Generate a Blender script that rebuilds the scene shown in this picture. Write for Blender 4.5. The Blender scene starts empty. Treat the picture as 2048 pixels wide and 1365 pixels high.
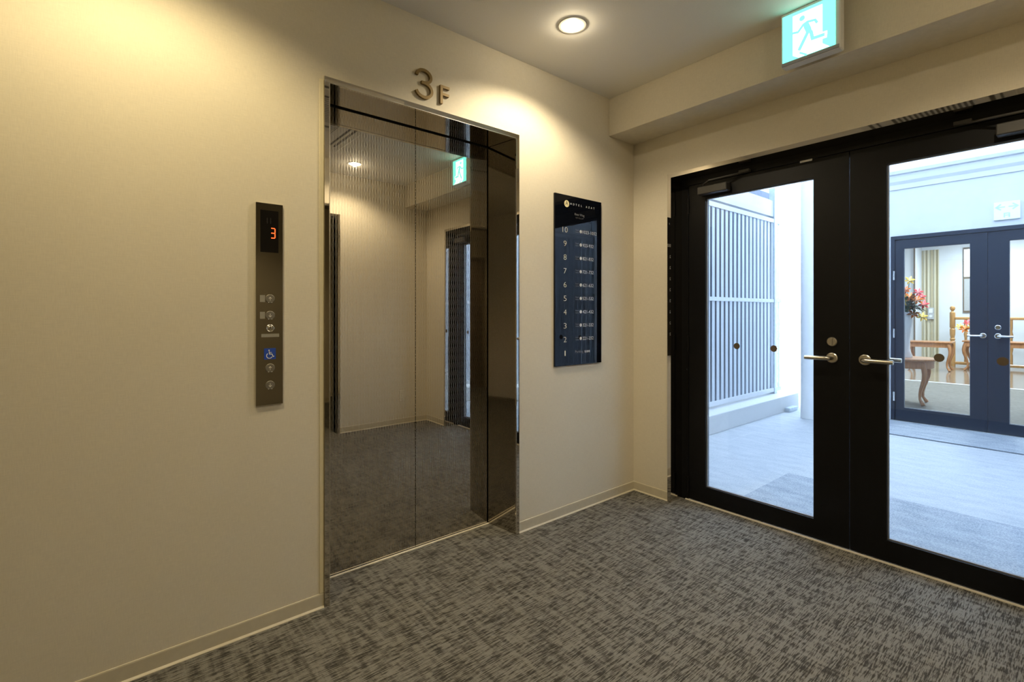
import bpy, bmesh, math, random
from mathutils import Vector, Matrix
random.seed(7)
PI = math.pi
scene = bpy.context.scene
COL = scene.collection

# ------------------------------------------------------------------ camera, world, exposure
cam_data = bpy.data.cameras.new('camera')
cam_data.sensor_width = 36.0
cam_data.lens = 976.0 / 2048.0 * 36.0
cam_data.shift_y = -(682.5 - 625.4) / 2048.0
cam_data.clip_start = 0.05
cam = bpy.data.objects.new('camera', cam_data)
COL.objects.link(cam)
cam.location = (-2.744, -2.023, 1.2)
YAW = math.radians(50.4)                       # viewing direction measured from +X towards +Y
cam.rotation_euler = (PI / 2, 0, YAW - PI / 2)
scene.camera = cam

world = bpy.data.worlds.new('sky')
scene.world = world
world.use_nodes = True
wbg = world.node_tree.nodes['Background']
wbg.inputs['Color'].default_value = (0.60, 0.755, 1.0, 1)
wbg.inputs['Strength'].default_value = 15.0

scene.view_settings.view_transform = 'Standard'
scene.view_settings.look = 'None'
scene.view_settings.gamma = 1.0
scene.view_settings.use_curve_mapping = False
scene.view_settings.exposure = 0.12
LAMP_COL = (1.0, 0.82, 0.475)
LAMP_W = 56.0
LAMP_COL_WHITER = (1.0, 0.85, 0.60)
scene.cycles.max_bounces = 7
scene.cycles.diffuse_bounces = 3
scene.cycles.glossy_bounces = 5
scene.cycles.transmission_bounces = 4
scene.cycles.transparent_max_bounces = 12
scene.cycles.caustics_refractive = False
HALL_W = 125.0

# ------------------------------------------------------------------ materials
MATS = {}


class NT:
    """small node-graph helper"""
    def __init__(s, name):
        s.m = bpy.data.materials.new(name)
        s.m.use_nodes = True
        s.t = s.m.node_tree
        s.b = s.t.nodes['Principled BSDF']
        s.o = s.t.nodes['Material Output']
        s._c = None
        MATS[name] = s.m

    def n(s, typ, **kw):
        nd = s.t.nodes.new(typ)
        for k, v in kw.items():
            setattr(nd, k, v)
        return nd

    def l(s, a, b):
        s.t.links.new(a, b)

    def set(s, key, v):
        inp = s.b.inputs[key]
        if hasattr(v, 'is_output'):
            s.l(v, inp)
        elif isinstance(v, (tuple, list)):
            inp.default_value = (v[0], v[1], v[2], 1) if len(v) == 3 else v
        else:
            inp.default_value = v
        return s

    def coord(s):
        if s._c is None:
            s._c = s.n('ShaderNodeTexCoord').outputs['Object']
        return s._c

    def mapped(s, scale):
        mp = s.n('ShaderNodeMapping')
        mp.inputs['Scale'].default_value = scale
        s.l(s.coord(), mp.inputs['Vector'])
        return mp.outputs['Vector']

    def noise(s, scale=(1, 1, 1), sc=1.0, detail=2.0, rough=0.5):
        nz = s.n('ShaderNodeTexNoise')
        nz.inputs['Scale'].default_value = sc
        nz.inputs['Detail'].default_value = detail
        nz.inputs['Roughness'].default_value = rough
        s.l(s.mapped(scale), nz.inputs['Vector'])
        return nz.outputs['Fac']

    def math(s, op, a, b=None, c=None):
        nd = s.n('ShaderNodeMath', operation=op)
        for i, v in enumerate((a, b, c)):
            if v is None:
                continue
            if hasattr(v, 'is_output'):
                s.l(v, nd.inputs[i])
            else:
                nd.inputs[i].default_value = v
        return nd.outputs[0]

    def ramp(s, f, stops):
        r = s.n('ShaderNodeValToRGB')
        cr = r.color_ramp
        while len(cr.elements) < len(stops):
            cr.elements.new(0.5)
        for e, (p, c) in zip(cr.elements, stops):
            e.position = p
            e.color = (c, c, c, 1) if not isinstance(c, (tuple, list)) else (c[0], c[1], c[2], 1)
        s.l(f, r.inputs['Fac'])
        return r.outputs['Color']

    def mix(s, f, a, b, blend='MIX'):
        nd = s.n('ShaderNodeMix', data_type='RGBA', blend_type=blend)
        for v, i in ((f, 0), (a, 6), (b, 7)):
            if hasattr(v, 'is_output'):
                s.l(v, nd.inputs[i])
            elif isinstance(v, (tuple, list)):
                nd.inputs[i].default_value = (v[0], v[1], v[2], 1)
            else:
                nd.inputs[i].default_value = v
        return nd.outputs[2]

    def bump(s, h, strength=0.2, dist=0.002):
        b = s.n('ShaderNodeBump')
        b.inputs['Strength'].default_value = strength
        b.inputs['Distance'].default_value = dist
        s.l(h, b.inputs['Height'])
        s.l(b.outputs['Normal'], s.b.inputs['Normal'])
        return s


def plain(name, col, rough=0.5, metal=0.0, var=0.06, vs=40.0, spec=0.5, bump=0.0):
    g = NT(name)
    f = g.noise((1, 1, 1), vs, 3)
    lo = [c * (1 - var) for c in col]
    hi = [min(1, c * (1 + var)) for c in col]
    g.set('Base Color', g.ramp(f, [(0.3, lo), (0.7, hi)]))
    g.set('Roughness', rough).set('Metallic', metal).set('Specular IOR Level', spec)
    if bump:
        g.bump(f, bump, 0.001)
    return g.m


def emit(name, col, strength):
    g = NT(name)
    f = g.noise((1, 1, 1), 30, 1)
    c = g.ramp(f, [(0.2, [x * 0.97 for x in col]), (0.8, col)])
    g.set('Base Color', c).set('Roughness', 0.4)
    g.l(c, g.b.inputs['Emission Color'])
    g.b.inputs['Emission Strength'].default_value = strength
    return g.m


def mirror(name, col, rough=0.03, wav=0.03, metal=1.0):
    g = NT(name)
    f = g.noise((1, 1, 0.35), 3.0, 1)
    g.set('Base Color', g.ramp(f, [(0.2, [c * 0.97 for c in col]), (0.8, col)]))
    g.set('Metallic', metal).set('Roughness', rough)
    if wav:
        g.bump(f, wav, 0.02)
    return g.m


# wallpaper: woven linen texture
def wallpaper(name, col):
    g = NT(name)
    a = g.noise((30, 30, 420), 1.0, 2)
    b = g.noise((420, 420, 40), 1.0, 2)
    c = g.noise((1, 1, 1), 5.0, 3)
    w = g.math('ADD', g.math('MULTIPLY', a, 0.5), g.math('MULTIPLY', b, 0.5))
    base = g.ramp(w, [(0.32, [x * 0.94 for x in col]), (0.68, [min(1, x * 1.05) for x in col])])
    base = g.mix(0.5, base, g.ramp(c, [(0.3, 0.96), (0.7, 1.0)]), 'MULTIPLY')
    g.set('Base Color', base).set('Roughness', 0.62).set('Specular IOR Level', 0.3)
    g.bump(w, 0.25, 0.0008)
    return g.m


wallpaper('wallpaper', (0.70, 0.635, 0.50))
plain('ceiling_paint', (0.84, 0.81, 0.74), 0.85, var=0.02, vs=200, bump=0.1)
plain('baseboard_vinyl', (0.56, 0.50, 0.37), 0.38, var=0.03)


def carpet(name, lo, mid, hi, sx=1.0):
    g = NT(name)
    a = g.noise((22, 235, 1), 1.0, 2, 0.55)           # fine dashes along X
    c = g.noise((230, 40, 1), 1.0, 2, 0.6)            # loop rows
    m1 = g.noise((5, 52, 1), 1.0, 2)                  # where dashes gather into lines along X
    m2 = g.noise((46, 7, 1), 1.0, 2)                  # and into bands along Y
    fine = g.noise((1, 1, 1), 420, 2)
    t = g.math('ADD', a, g.math('MULTIPLY', g.math('SUBTRACT', m2, 0.5), 0.44))
    t = g.math('ADD', t, g.math('MULTIPLY', g.math('SUBTRACT', m1, 0.5), 0.40))
    dash = g.ramp(t, [(0.37, 0.0), (0.55, 1.0)])
    v = g.math('ADD', g.math('MULTIPLY', dash, 0.52), g.math('MULTIPLY', fine, 0.34))
    v = g.math('ADD', v, g.math('MULTIPLY', c, 0.18))
    g.set('Base Color', g.ramp(v, [(0.14, lo), (0.62, mid), (0.95, hi)]))
    g.set('Roughness', 0.95).set('Specular IOR Level', 0.1)
    g.bump(v, 0.5, 0.003)
    return g.m


carpet('lobby_carpet', (0.024, 0.023, 0.020), (0.130, 0.123, 0.107), (0.27, 0.260, 0.230))


def loop_mat(name, lo, hi, scale):
    g = NT(name)
    a = g.noise((1, 1, 1), scale, 3, 0.7)
    b = g.noise((14, 5, 1), 1.0, 3)
    v = g.math('ADD', g.math('MULTIPLY', a, 0.7), g.math('MULTIPLY', b, 0.3))
    g.set('Base Color', g.ramp(v, [(0.35, lo), (0.65, hi)])).set('Roughness', 0.95).set('Specular IOR Level', 0.1)
    g.bump(v, 0.5, 0.004)
    return g.m


loop_mat('passage_carpet', (0.35, 0.37, 0.39), (0.52, 0.53, 0.54), 160)
loop_mat('coir_mat', (0.20, 0.23, 0.27), (0.46, 0.48, 0.50), 130)
loop_mat('mat_edge', (0.12, 0.14, 0.16), (0.2, 0.22, 0.24), 100)

mirror('casing_mirror', (0.66, 0.62, 0.56), 0.03, 0.02)
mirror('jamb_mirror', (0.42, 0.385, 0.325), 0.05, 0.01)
mirror('panel_mirror', (0.40, 0.37, 0.32), 0.09, 0.0)
plain('bright_edge', (0.80, 0.78, 0.72), 0.25, 1.0, var=0.03)
plain('pale_strip', (0.78, 0.72, 0.58), 0.45, var=0.03)
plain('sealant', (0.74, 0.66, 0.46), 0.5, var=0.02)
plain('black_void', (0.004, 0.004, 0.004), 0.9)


def etched_doors():
    g = NT('etched_door_steel')
    sep = g.n('ShaderNodeSeparateXYZ')
    g.l(g.coord(), sep.inputs[0])
    x, z = sep.outputs['X'], sep.outputs['Z']
    px, qz = 0.0135, 0.085
    wob = g.math('MULTIPLY', g.math('SINE', g.math('MULTIPLY', z, 2 * PI / qz)), 0.75)
    ux = g.math('MULTIPLY', x, PI / px)
    l1 = g.math('ABSOLUTE', g.math('SINE', g.math('ADD', ux, wob)))
    l2 = g.math('ABSOLUTE', g.math('SINE', g.math('SUBTRACT', ux, wob)))
    m = g.math('MINIMUM', l1, l2)
    mk = g.ramp(m, [(0.04, 1.0), (0.135, 0.0)])
    col = g.mix(mk, (0.59, 0.555, 0.505), (0.72, 0.68, 0.60))
    g.set('Base Color', col).set('Metallic', 1.0)
    g.set('Roughness', g.math('ADD', g.math('MULTIPLY', mk, 0.27), 0.012))
    f = g.noise((1, 1, 0.35), 3.0, 1)
    g.bump(f, 0.03, 0.02)
    return g.m


etched_doors()
plain('black_aluminium', (0.0035, 0.0035, 0.004), 0.38, 0.0, var=0.1, spec=0.22)
plain('gasket', (0.22, 0.23, 0.25), 0.5)
plain('satin_nickel', (0.58, 0.54, 0.46), 0.3, 1.0, var=0.03)
plain('chrome', (0.75, 0.75, 0.75), 0.12, 1.0, var=0.02)
plain('dot_brown', (0.10, 0.075, 0.045), 0.5)
plain('closer_grey', (0.05, 0.046, 0.04), 0.45)


def glass(name, tint=(0.93, 0.96, 0.97)):
    g = NT(name)
    tr = g.n('ShaderNodeBsdfTransparent')
    tr.inputs['Color'].default_value = (*tint, 1)
    gl = g.n('ShaderNodeBsdfGlossy')
    gl.inputs['Roughness'].default_value = 0.0
    nz = g.noise((1, 1, 1), 0.8, 1)
    c = g.ramp(nz, [(0.3, 0.97), (0.7, 1.0)])
    g.l(c, gl.inputs['Color'])
    lw = g.n('ShaderNodeLayerWeight')                 # Schlick reflectance, the same from either face
    lw.inputs['Blend'].default_value = 0.5
    fr = g.math('ADD', g.math('MULTIPLY', g.math('POWER', lw.outputs['Facing'], 5.0), 0.97), 0.025)
    mx = g.n('ShaderNodeMixShader')
    g.l(fr, mx.inputs[0])
    g.l(tr.outputs[0], mx.inputs[1])
    g.l(gl.outputs[0], mx.inputs[2])
    g.l(mx.outputs[0], g.o.inputs['Surface'])
    return g.m


glass('pane_glass')
plain('brass_letter', (0.20, 0.128, 0.034), 0.45, 0.25, var=0.05)
g = NT('directory_glass')
g.set('Base Color', g.ramp(g.noise((1, 1, 1), 3, 1), [(0.3, (0.003, 0.004, 0.007)), (0.7, (0.004, 0.005, 0.009))]))
g.set('Roughness', 0.015).set('Specular IOR Level', 0.32)
plain('print_cream', (0.80, 0.74, 0.56), 0.6, var=0.02)
plain('print_white', (0.80, 0.80, 0.80), 0.6, var=0.02)
plain('print_dim', (0.20, 0.20, 0.20), 0.6, var=0.02)
plain('print_dark', (0.03, 0.025, 0.01), 0.6, var=0.02)
plain('logo_gold', (0.85, 0.74, 0.42), 0.5, var=0.02)
plain('display_black', (0.006, 0.005, 0.005), 0.12)
plain('display_off', (0.02, 0.018, 0.018), 0.3)
emit('led_red', (1.0, 0.10, 0.02), 2.2)
plain('button_steel', (0.20, 0.18, 0.145), 0.5, 0.4, var=0.04)
plain('button_mark', (0.85, 0.82, 0.74), 0.5, var=0.02)
plain('braille_plate', (0.36, 0.34, 0.29), 0.45, 0.3, var=0.04)
plain('sign_blue', (0.02, 0.07, 0.42), 0.4)
emit('exit_green', (0.16, 1.0, 0.80), 1.8)
emit('exit_white', (0.98, 1.0, 0.99), 2.2)
plain('housing_white', (0.74, 0.73, 0.69), 0.5, var=0.02)
plain('housing_grey', (0.33, 0.33, 0.36), 0.5, var=0.05)
plain('ring_white', (0.80, 0.78, 0.72), 0.5, var=0.02)
emit('lamp_lens', (1.0, 0.90, 0.70), 14.0)
plain('ac_white', (0.70, 0.69, 0.66), 0.5, var=0.02)
plain('ac_dark', (0.10, 0.10, 0.10), 0.6)
plain('outlet_plastic', (0.72, 0.66, 0.52), 0.4, var=0.02)
plain('brown_door', (0.16, 0.12, 0.085), 0.35, var=0.05)
# passage and hall
g = NT('skyfill_ceiling')  # ceiling made translucent so sky light comes through to brighten the passage
df = g.n('ShaderNodeBsdfDiffuse')
tl = g.n('ShaderNodeBsdfTranslucent')
cc = g.ramp(g.noise((1, 1, 1), 3, 1), [(0.3, (0.78, 0.80, 0.82)), (0.7, (0.80, 0.82, 0.84))])
g.l(cc, df.inputs['Color'])
g.l(cc, tl.inputs['Color'])
mxs = g.n('ShaderNodeMixShader')
mxs.inputs[0].default_value = 0.33
g.l(df.outputs[0], mxs.inputs[1])
g.l(tl.outputs[0], mxs.inputs[2])
g.l(mxs.outputs[0], g.o.inputs['Surface'])
plain('white_paint', (0.64, 0.65, 0.66), 0.6, var=0.02, vs=12)
plain('column_paint', (0.80, 0.80, 0.79), 0.6, var=0.02, vs=12)
plain('parapet_paint', (0.60, 0.60, 0.59), 0.75, var=0.03, vs=60)
plain('louver_alu', (0.55, 0.58, 0.62), 0.4, 0.0, var=0.03)
plain('galvanised', (0.50, 0.56, 0.60), 0.45, 0.3, var=0.12, vs=25)
plain('backdrop_render', (0.055, 0.065, 0.085), 0.9, var=0.15, vs=2)
plain('navy_frame', (0.009, 0.015, 0.030), 0.45, var=0.06)
plain('hall_wall', (0.66, 0.68, 0.70), 0.7, var=0.02, vs=6)
loop_mat('hall_carpet', (0.16, 0.145, 0.125), (0.27, 0.25, 0.22), 24)
plain('hall_wood_floor', (0.26, 0.19, 0.13), 0.12, var=0.12, vs=5)


def wood(name, a, b):
    g = NT(name)
    f = g.noise((60, 60, 6), 1.0, 3)
    g.set('Base Color', g.ramp(f, [(0.3, a), (0.7, b)])).set('Roughness', 0.28)
    return g.m


wood('cherry_wood', (0.34, 0.14, 0.055), (0.52, 0.25, 0.11))
wood('oak_rail', (0.42, 0.22, 0.075), (0.58, 0.33, 0.13))
g = NT('striped_curtain')
sep = g.n('ShaderNodeSeparateXYZ')
g.l(g.coord(), sep.inputs[0])
sw = g.math('SINE', g.math('MULTIPLY', sep.outputs['Y'], 2 * PI / 0.1))
g.set('Base Color', g.ramp(g.math('ADD', g.math('MULTIPLY', sw, 0.5), 0.5), [(0.2, (0.40, 0.34, 0.21)), (0.8, (0.56, 0.51, 0.38))]))
g.set('Roughness', 0.8)
plain('leaf_green', (0.035, 0.14, 0.045), 0.45, var=0.3)
plain('petal_yellow', (0.85, 0.62, 0.14), 0.55, var=0.15)
plain('petal_orange', (0.85, 0.26, 0.04), 0.55, var=0.15)
plain('petal_pink', (0.80, 0.10, 0.12), 0.55, var=0.2)
plain('vase_white', (0.75, 0.77, 0.80), 0.2, var=0.02)
emit('hall_fill_glow', (1.0, 0.98, 0.95), 6.0)  # glow of the light panels added in the far hall
plain('sign_plate_pale', (0.82, 0.88, 0.90), 0.4, var=0.01)
plain('sign_mark_pale', (0.50, 0.66, 0.62), 0.5, var=0.03)
plain('nameplate_grey', (0.45, 0.45, 0.44), 0.4, 0.3)

# ------------------------------------------------------------------ object helpers
ORG = {}


def tag(o, label=None, cat=None, group=None, kind=None):
    if label:
        o['label'] = label
    if cat:
        o['category'] = cat
    if group:
        o['group'] = group
    if kind:
        o['kind'] = kind
    return o


def thing(name, loc, label=None, cat=None, group=None, kind=None):
    o = bpy.data.objects.new(name, None)
    o.empty_display_size = 0.1
    o.location = loc
    COL.objects.link(o)
    ORG[o] = Vector(loc)
    return tag(o, label, cat, group, kind)


def link(name, bm, mat, parent=None, smooth=False, mats=None, recalc=True):
    """bm is in world coordinates; becomes one mesh object"""
    if recalc:
        bmesh.ops.recalc_face_normals(bm, faces=bm.faces)
    me = bpy.data.meshes.new(name)
    org = ORG[parent] if parent is not None else Vector((0, 0, 0))
    bmesh.ops.translate(bm, verts=bm.verts, vec=-org)
    bm.to_mesh(me)
    bm.free()
    if smooth:
        for p in me.polygons:
            p.use_smooth = True
    me.materials.append(MATS[mat])
    o = bpy.data.objects.new(name, me)
    COL.objects.link(o)
    ORG[o] = org
    if parent is not None:
        o.parent = parent
    return o


def smooth_by_angle(o, deg=35):
    me = o.data
    for p in me.polygons:
        p.use_smooth = True
    bm = bmesh.new()
    bm.from_mesh(me)
    for e in bm.edges:
        if len(e.link_faces) == 2 and e.calc_face_angle(0) > math.radians(deg):
            e.smooth = False
    bm.to_mesh(me)
    bm.free()
    return o


def bm_box(x0, x1, y0, y1, z0, z1, bevel=0.0, bm=None, seg=1):
    b = bmesh.new()
    r = bmesh.ops.create_cube(b, size=1.0)
    for v in r['verts']:
        v.co = Vector(((x0 + x1) / 2 + v.co.x * (x1 - x0), (y0 + y1) / 2 + v.co.y * (y1 - y0), (z0 + z1) / 2 + v.co.z * (z1 - z0)))
    if bevel > 0:
        bmesh.ops.bevel(b, geom=list(b.edges), offset=bevel, segments=seg, profile=0.5, affect='EDGES')
    if bm is None:
        return b
    me = bpy.data.meshes.new('tmp')
    b.to_mesh(me)
    b.free()
    bm.from_mesh(me)
    bpy.data.meshes.remove(me)
    return bm


def box(name, x0, x1, y0, y1, z0, z1, mat, parent=None, bevel=0.0, seg=1):
    if x0 > x1:
        x0, x1 = x1, x0
    if y0 > y1:
        y0, y1 = y1, y0
    return link(name, bm_box(x0, x1, y0, y1, z0, z1, bevel, seg=seg), mat, parent)


def bm_prism(pts, frame, d0, d1, bm=None):
    """extrude 2-D polygon pts; frame(a, b, d) -> world"""
    if bm is None:
        bm = bmesh.new()
    lo = [bm.verts.new(frame(a, b, d0)) for a, b in pts]
    hi = [bm.verts.new(frame(a, b, d1)) for a, b in pts]
    n = len(pts)
    bm.faces.new(lo)
    bm.faces.new(hi[::-1])
    for i in range(n):
        j = (i + 1) % n
        bm.faces.new((lo[i], hi[i], hi[j], lo[j]))
    return bm


XZ = lambda a, b, d: Vector((a, d, b))          # on walls facing -Y ; d = y
YZ = lambda a, b, d: Vector((d, a, b))          # on walls facing -X ; d = x
XY = lambda a, b, d: Vector((a, b, d))


def prism(name, pts, frame, d0, d1, mat, parent=None):
    return link(name, bm_prism(pts, frame, d0, d1), mat, parent)


def ribbon_pts(path, w, closed=False):
    """mitred outline of a polyline"""
    P = [Vector(p) for p in path]
    n = len(P)
    L, R = [], []
    for i in range(n):
        a = P[i] - P[i - 1] if i > 0 else P[i + 1] - P[i]
        b = P[i + 1] - P[i] if i < n - 1 else P[i] - P[i - 1]
        a = a.normalized()
        b = b.normalized()
        na = Vector((-a.y, a.x))
        nb = Vector((-b.y, b.x))
        m = (na + nb)
        m = m.normalized() if m.length > 1e-6 else na
        k = 1.0 / max(0.4, m.dot(na))
        L.append(P[i] + m * (w / 2 * k))
        R.append(P[i] - m * (w / 2 * k))
    return L, R


def bm_ribbon(path, w, frame, d0, d1, bm=None):
    if bm is None:
        bm = bmesh.new()
    L, R = ribbon_pts(path, w)
    rows = []
    for l, r in zip(L, R):
        rows.append([bm.verts.new(frame(l.x, l.y, d0)), bm.verts.new(frame(r.x, r.y, d0)), bm.verts.new(frame(r.x, r.y, d1)), bm.verts.new(frame(l.x, l.y, d1))])
    for a, b in zip(rows[:-1], rows[1:]):
        for k in range(4):
            bm.faces.new((a[k], a[(k + 1) % 4], b[(k + 1) % 4], b[k]))
    bm.faces.new(rows[0][::-1])
    bm.faces.new(rows[-1])
    return bm


def bm_disc(cx, cz, r, frame, d0, d1, n=28, bm=None, rz=None):
    rz = rz or r
    return bm_prism([(cx + r * math.cos(2 * PI * i / n), cz + rz * math.sin(2 * PI * i / n)) for i in range(n)], frame, d0, d1, bm)


def disc(name, cx, cz, r, frame, d0, d1, mat, parent=None, n=28):
    return smooth_by_angle(link(name, bm_disc(cx, cz, r, frame, d0, d1, n), mat, parent))


def bm_lathe(profile, origin, axis='Z', n=24, bm=None):
    """profile [(r, h)] around axis through origin"""
    if bm is None:
        bm = bmesh.new()
    o = Vector(origin)
    rings = []
    for r, h in profile:
        ring = []
        for i in range(n):
            a = 2 * PI * i / n
            c, s = r * math.cos(a), r * math.sin(a)
            if axis == 'Z':
                p = Vector((c, s, h))
            elif axis == 'X':
                p = Vector((h, c, s))
            else:
                p = Vector((c, h, s))
            ring.append(bm.verts.new(o + p))
        rings.append(ring)
    for a, b in zip(rings[:-1], rings[1:]):
        for i in range(n):
            j = (i + 1) % n
            bm.faces.new((a[i], a[j], b[j], b[i]))
    bm.faces.new(rings[0][::-1])
    bm.faces.new(rings[-1])
    return bm


def lathe(name, profile, origin, mat, parent=None, axis='Z', n=24):
    return smooth_by_angle(link(name, bm_lathe(profile, origin, axis, n), mat, parent))


def bm_tube(path, radii, n=10, bm=None, flat=1.0):
    if bm is None:
        bm = bmesh.new()
    P = [Vector(p) for p in path]
    if not isinstance(radii, (list, tuple)):
        radii = [radii] * len(P)
    rings = []
    ref = None
    for i, p in enumerate(P):
        t = (P[min(i + 1, len(P) - 1)] - P[max(i - 1, 0)]).normalized()
        if ref is None:
            ref = Vector((0, 0, 1)) if abs(t.z) < 0.9 else Vector((1, 0, 0))
        u = (ref - t * ref.dot(t)).normalized()
        v = t.cross(u)
        ref = u
        rings.append([bm.verts.new(p + u * radii[i] * math.cos(2 * PI * k / n) + v * radii[i] * flat * math.sin(2 * PI * k / n)) for k in range(n)])
    for a, b in zip(rings[:-1], rings[1:]):
        for i in range(n):
            j = (i + 1) % n
            bm.faces.new((a[i], a[j], b[j], b[i]))
    bm.faces.new(rings[0][::-1])
    bm.faces.new(rings[-1])
    return bm


def tube(name, path, radii, mat, parent=None, n=10, flat=1.0):
    return smooth_by_angle(link(name, bm_tube(path, radii, n, flat=flat), mat, parent), 50)


def text(name, body, size, a, b, frame, d, mat, parent, align='LEFT', width=None, space=1.0, flip=1, thin=0.0):
    """flat printed lettering as a mesh; (a,b) anchor at the vertical middle of the caps"""
    cu = bpy.data.curves.new('tmp_text', 'FONT')
    cu.body = body
    cu.size = size
    cu.space_character = space
    cu.align_x = align
    cu.resolution_u = 3
    cu.offset = -thin
    ob = bpy.data.objects.new('tmp_text', cu)
    COL.objects.link(ob)
    dg = bpy.context.evaluated_depsgraph_get()
    me = bpy.data.meshes.new_from_object(ob.evaluated_get(dg))
    bpy.data.objects.remove(ob)
    bpy.data.curves.remove(cu)
    bm = bmesh.new()
    bm.from_mesh(me)
    bpy.data.meshes.remove(me)
    if not bm.verts:
        bm.free()
        return None
    ys = [v.co.y for v in bm.verts]
    xs = [v.co.x for v in bm.verts]
    my = (min(ys) + max(ys)) / 2
    k = width / (max(xs) - min(xs)) if width else 1.0
    ax = {'LEFT': min(xs), 'CENTER': (min(xs) + max(xs)) / 2, 'RIGHT': max(xs)}[align]
    for v in bm.verts:
        v.co = frame(a + flip * (v.co.x - ax) * k, b + v.co.y - my, d)
    return link(name, bm, mat, parent, recalc=False)


# ------------------------------------------------------------------ room dimensions
ZC = 2.575            # ceiling
YS = -2.38            # opposite wall
XW = -4.5             # west end of the lobby
YB = -4.6             # back of the side hall
XD = 0.12             # face of the door leaves
YM = 0.208            # lift door plane

# ------------------------------------------------------------------ lobby shell
def struct(o, label=None):
    o['kind'] = 'structure'
    if label:
        o['label'] = label
    return o


struct(link('floor', bm_prism([(XW - .12, YB - .12), (0.118, YB - .12), (0.118, 0), (-1.0, 0), (-1.0, .25), (-2.1, .25), (-2.1, 0), (XW - .12, 0)], XY, -0.10, 0.0), 'lobby_carpet'), 'grey brown crosshatch carpet of the lift lobby')
struct(box('ceiling', XW - .12, 0.25, YB - .12, .25, ZC, ZC + .12, 'ceiling_paint'), 'plain off white lobby ceiling')
EX0, EX1, EZ = -2.058, -1.036, 2.150
struct(prism('wall_north', [(XW - .12, 0), (EX0, 0), (EX0, EZ), (EX1, EZ), (EX1, 0), (0.25, 0), (0.25, ZC), (XW - .12, ZC)], XZ, 0.0, 0.25, 'wallpaper'), 'beige papered wall around the lift doors')
DY0, DY1, DZ = -0.272, -1.981, 2.064
struct(prism('wall_east', [(0, 0), (DY0, 0), (DY0, DZ), (DY1, DZ), (DY1, 0), (YB, 0), (YB, ZC), (0, ZC)], YZ, 0.0, 0.25, 'wallpaper'), 'beige papered wall around the glass double door')
SX0, SX1, SZ = -1.0, -3.3, 2.150
struct(prism('wall_south', [(0, 0), (SX0, 0), (SX0, SZ), (SX1, SZ), (SX1, 0), (XW, 0), (XW, ZC), (0, ZC)], XZ, YS - .14, YS, 'wallpaper'), 'beige papered wall opposite the lift')
struct(box('wall_west', XW - .12, XW, YB, 0, 0, ZC, 'wallpaper'), 'beige papered end wall of the lobby')
struct(box('wall_back', XW - .12, .25, YB - .12, YB, 0, ZC, 'wallpaper'), 'beige papered wall at the back of the side hall')
struct(box('trim_1', -0.26, 0.0, YS, 0.0, 2.335, ZC, 'wallpaper', bevel=0.002), 'papered beam boxed along the ceiling over the glass door')


def baseboard(name, p0, p1, inward):
    """vinyl cove base: profile with a thin top lip and a little toe"""
    prof = [(0, 0), (0.011, 0), (0.0105, 0.002), (0.004, 0.0075), (0.004, 0.0535), (0.0028, 0.0575), (0, 0.0585)]
    a, b, w = Vector(p0), Vector(p1), Vector(inward)
    bm = bmesh.new()
    r0 = [bm.verts.new(Vector((a.x, a.y, 0)) + Vector((w.x, w.y, 0)) * d + Vector((0, 0, z))) for d, z in prof]
    r1 = [bm.verts.new(Vector((b.x, b.y, 0)) + Vector((w.x, w.y, 0)) * d + Vector((0, 0, z))) for d, z in prof]
    n = len(prof)
    bm.faces.new(r0)
    bm.faces.new(r1[::-1])
    for i in range(n):
        j = (i + 1) % n
        bm.faces.new((r0[i], r0[j], r1[j], r1[i]))
    return struct(link(name, bm, 'baseboard_vinyl'), 'low beige vinyl base along the wall foot')


baseboard('baseboard_north', (XW, 0), (-2.068, 0), (0, -1))
baseboard('baseboard_north_right', (-1.026, 0), (0, 0), (0, -1))
baseboard('baseboard_east', (0, 0), (0, -0.262), (-1, 0))
baseboard('baseboard_east_right', (0, -1.991), (0, YS), (-1, 0))
baseboard('baseboard_south', (0, YS), (-0.976, YS), (0, 1))
baseboard('baseboard_back', (XW, YB), (0, YB), (0, 1))

# mirror polished casing of the opening opposite the lift (seen in the lift doors)
bm = bm_prism([(-0.976, 0), (-1.0, 0), (-1.0, SZ), (SX1, SZ), (SX1, 0), (SX1 - .024, 0), (SX1 - .024, SZ + .02), (-0.976, SZ + .02)], XZ, YS - .145, YS + .008)
struct(link('trim_2', bm, 'casing_mirror'), 'mirror polished casing of the side hall opening')

# ------------------------------------------------------------------ lift entrance
lift = thing('elevator', (-1.537, 0.10, 0.0), 'dark mirror polished lift doors with fine etched lattice and steel surround', 'elevator')
ox0, ox1, ix0, ix1, oz, iz = -2.067, -1.027, -2.046, -1.048, 2.163, 2.139
bm = bm_prism([(ox0, 0), (ix0, 0), (ix0, iz), (ix1, iz), (ix1, 0), (ox1, 0), (ox1, oz), (ox0, oz)], XZ, -0.010, 0.004)
link('surround_frame', bm, 'casing_mirror', lift)
# thin bright arrises on the inner edge of the surround
bm = bmesh.new()
bm_box(ix0 - .0022, ix0 + .0005, -.0112, -.008, 0, iz, bm=bm)
link('bright_edge', bm, 'bright_edge', lift)
link('bright_edge', bm_box(ix1 - .0005, ix1 + .0022, -.0112, -.008, 0, iz), 'bright_edge', lift)
link('bright_edge', bm_box(ix0, ix1, -.0112, -.008, iz - .0005, iz + .0018), 'bright_edge', lift)
jb0, jb1 = -1.997, -1.078
prism('side_jamb', [(ix1, 0.0), (jb1, YM), (jb1, YM + .01), (EX1 - .002, YM + .01), (EX1 - .002, 0.0)], XY, 0.0, iz, 'jamb_mirror', lift)
prism('side_jamb', [(ix0, 0.0), (jb0, YM), (jb0, YM + .01), (EX0 + .002, YM + .01), (EX0 + .002, 0.0)], XY, 0.0, iz, 'jamb_mirror', lift)
bm = bmesh.new()
zs = 2.146
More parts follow.
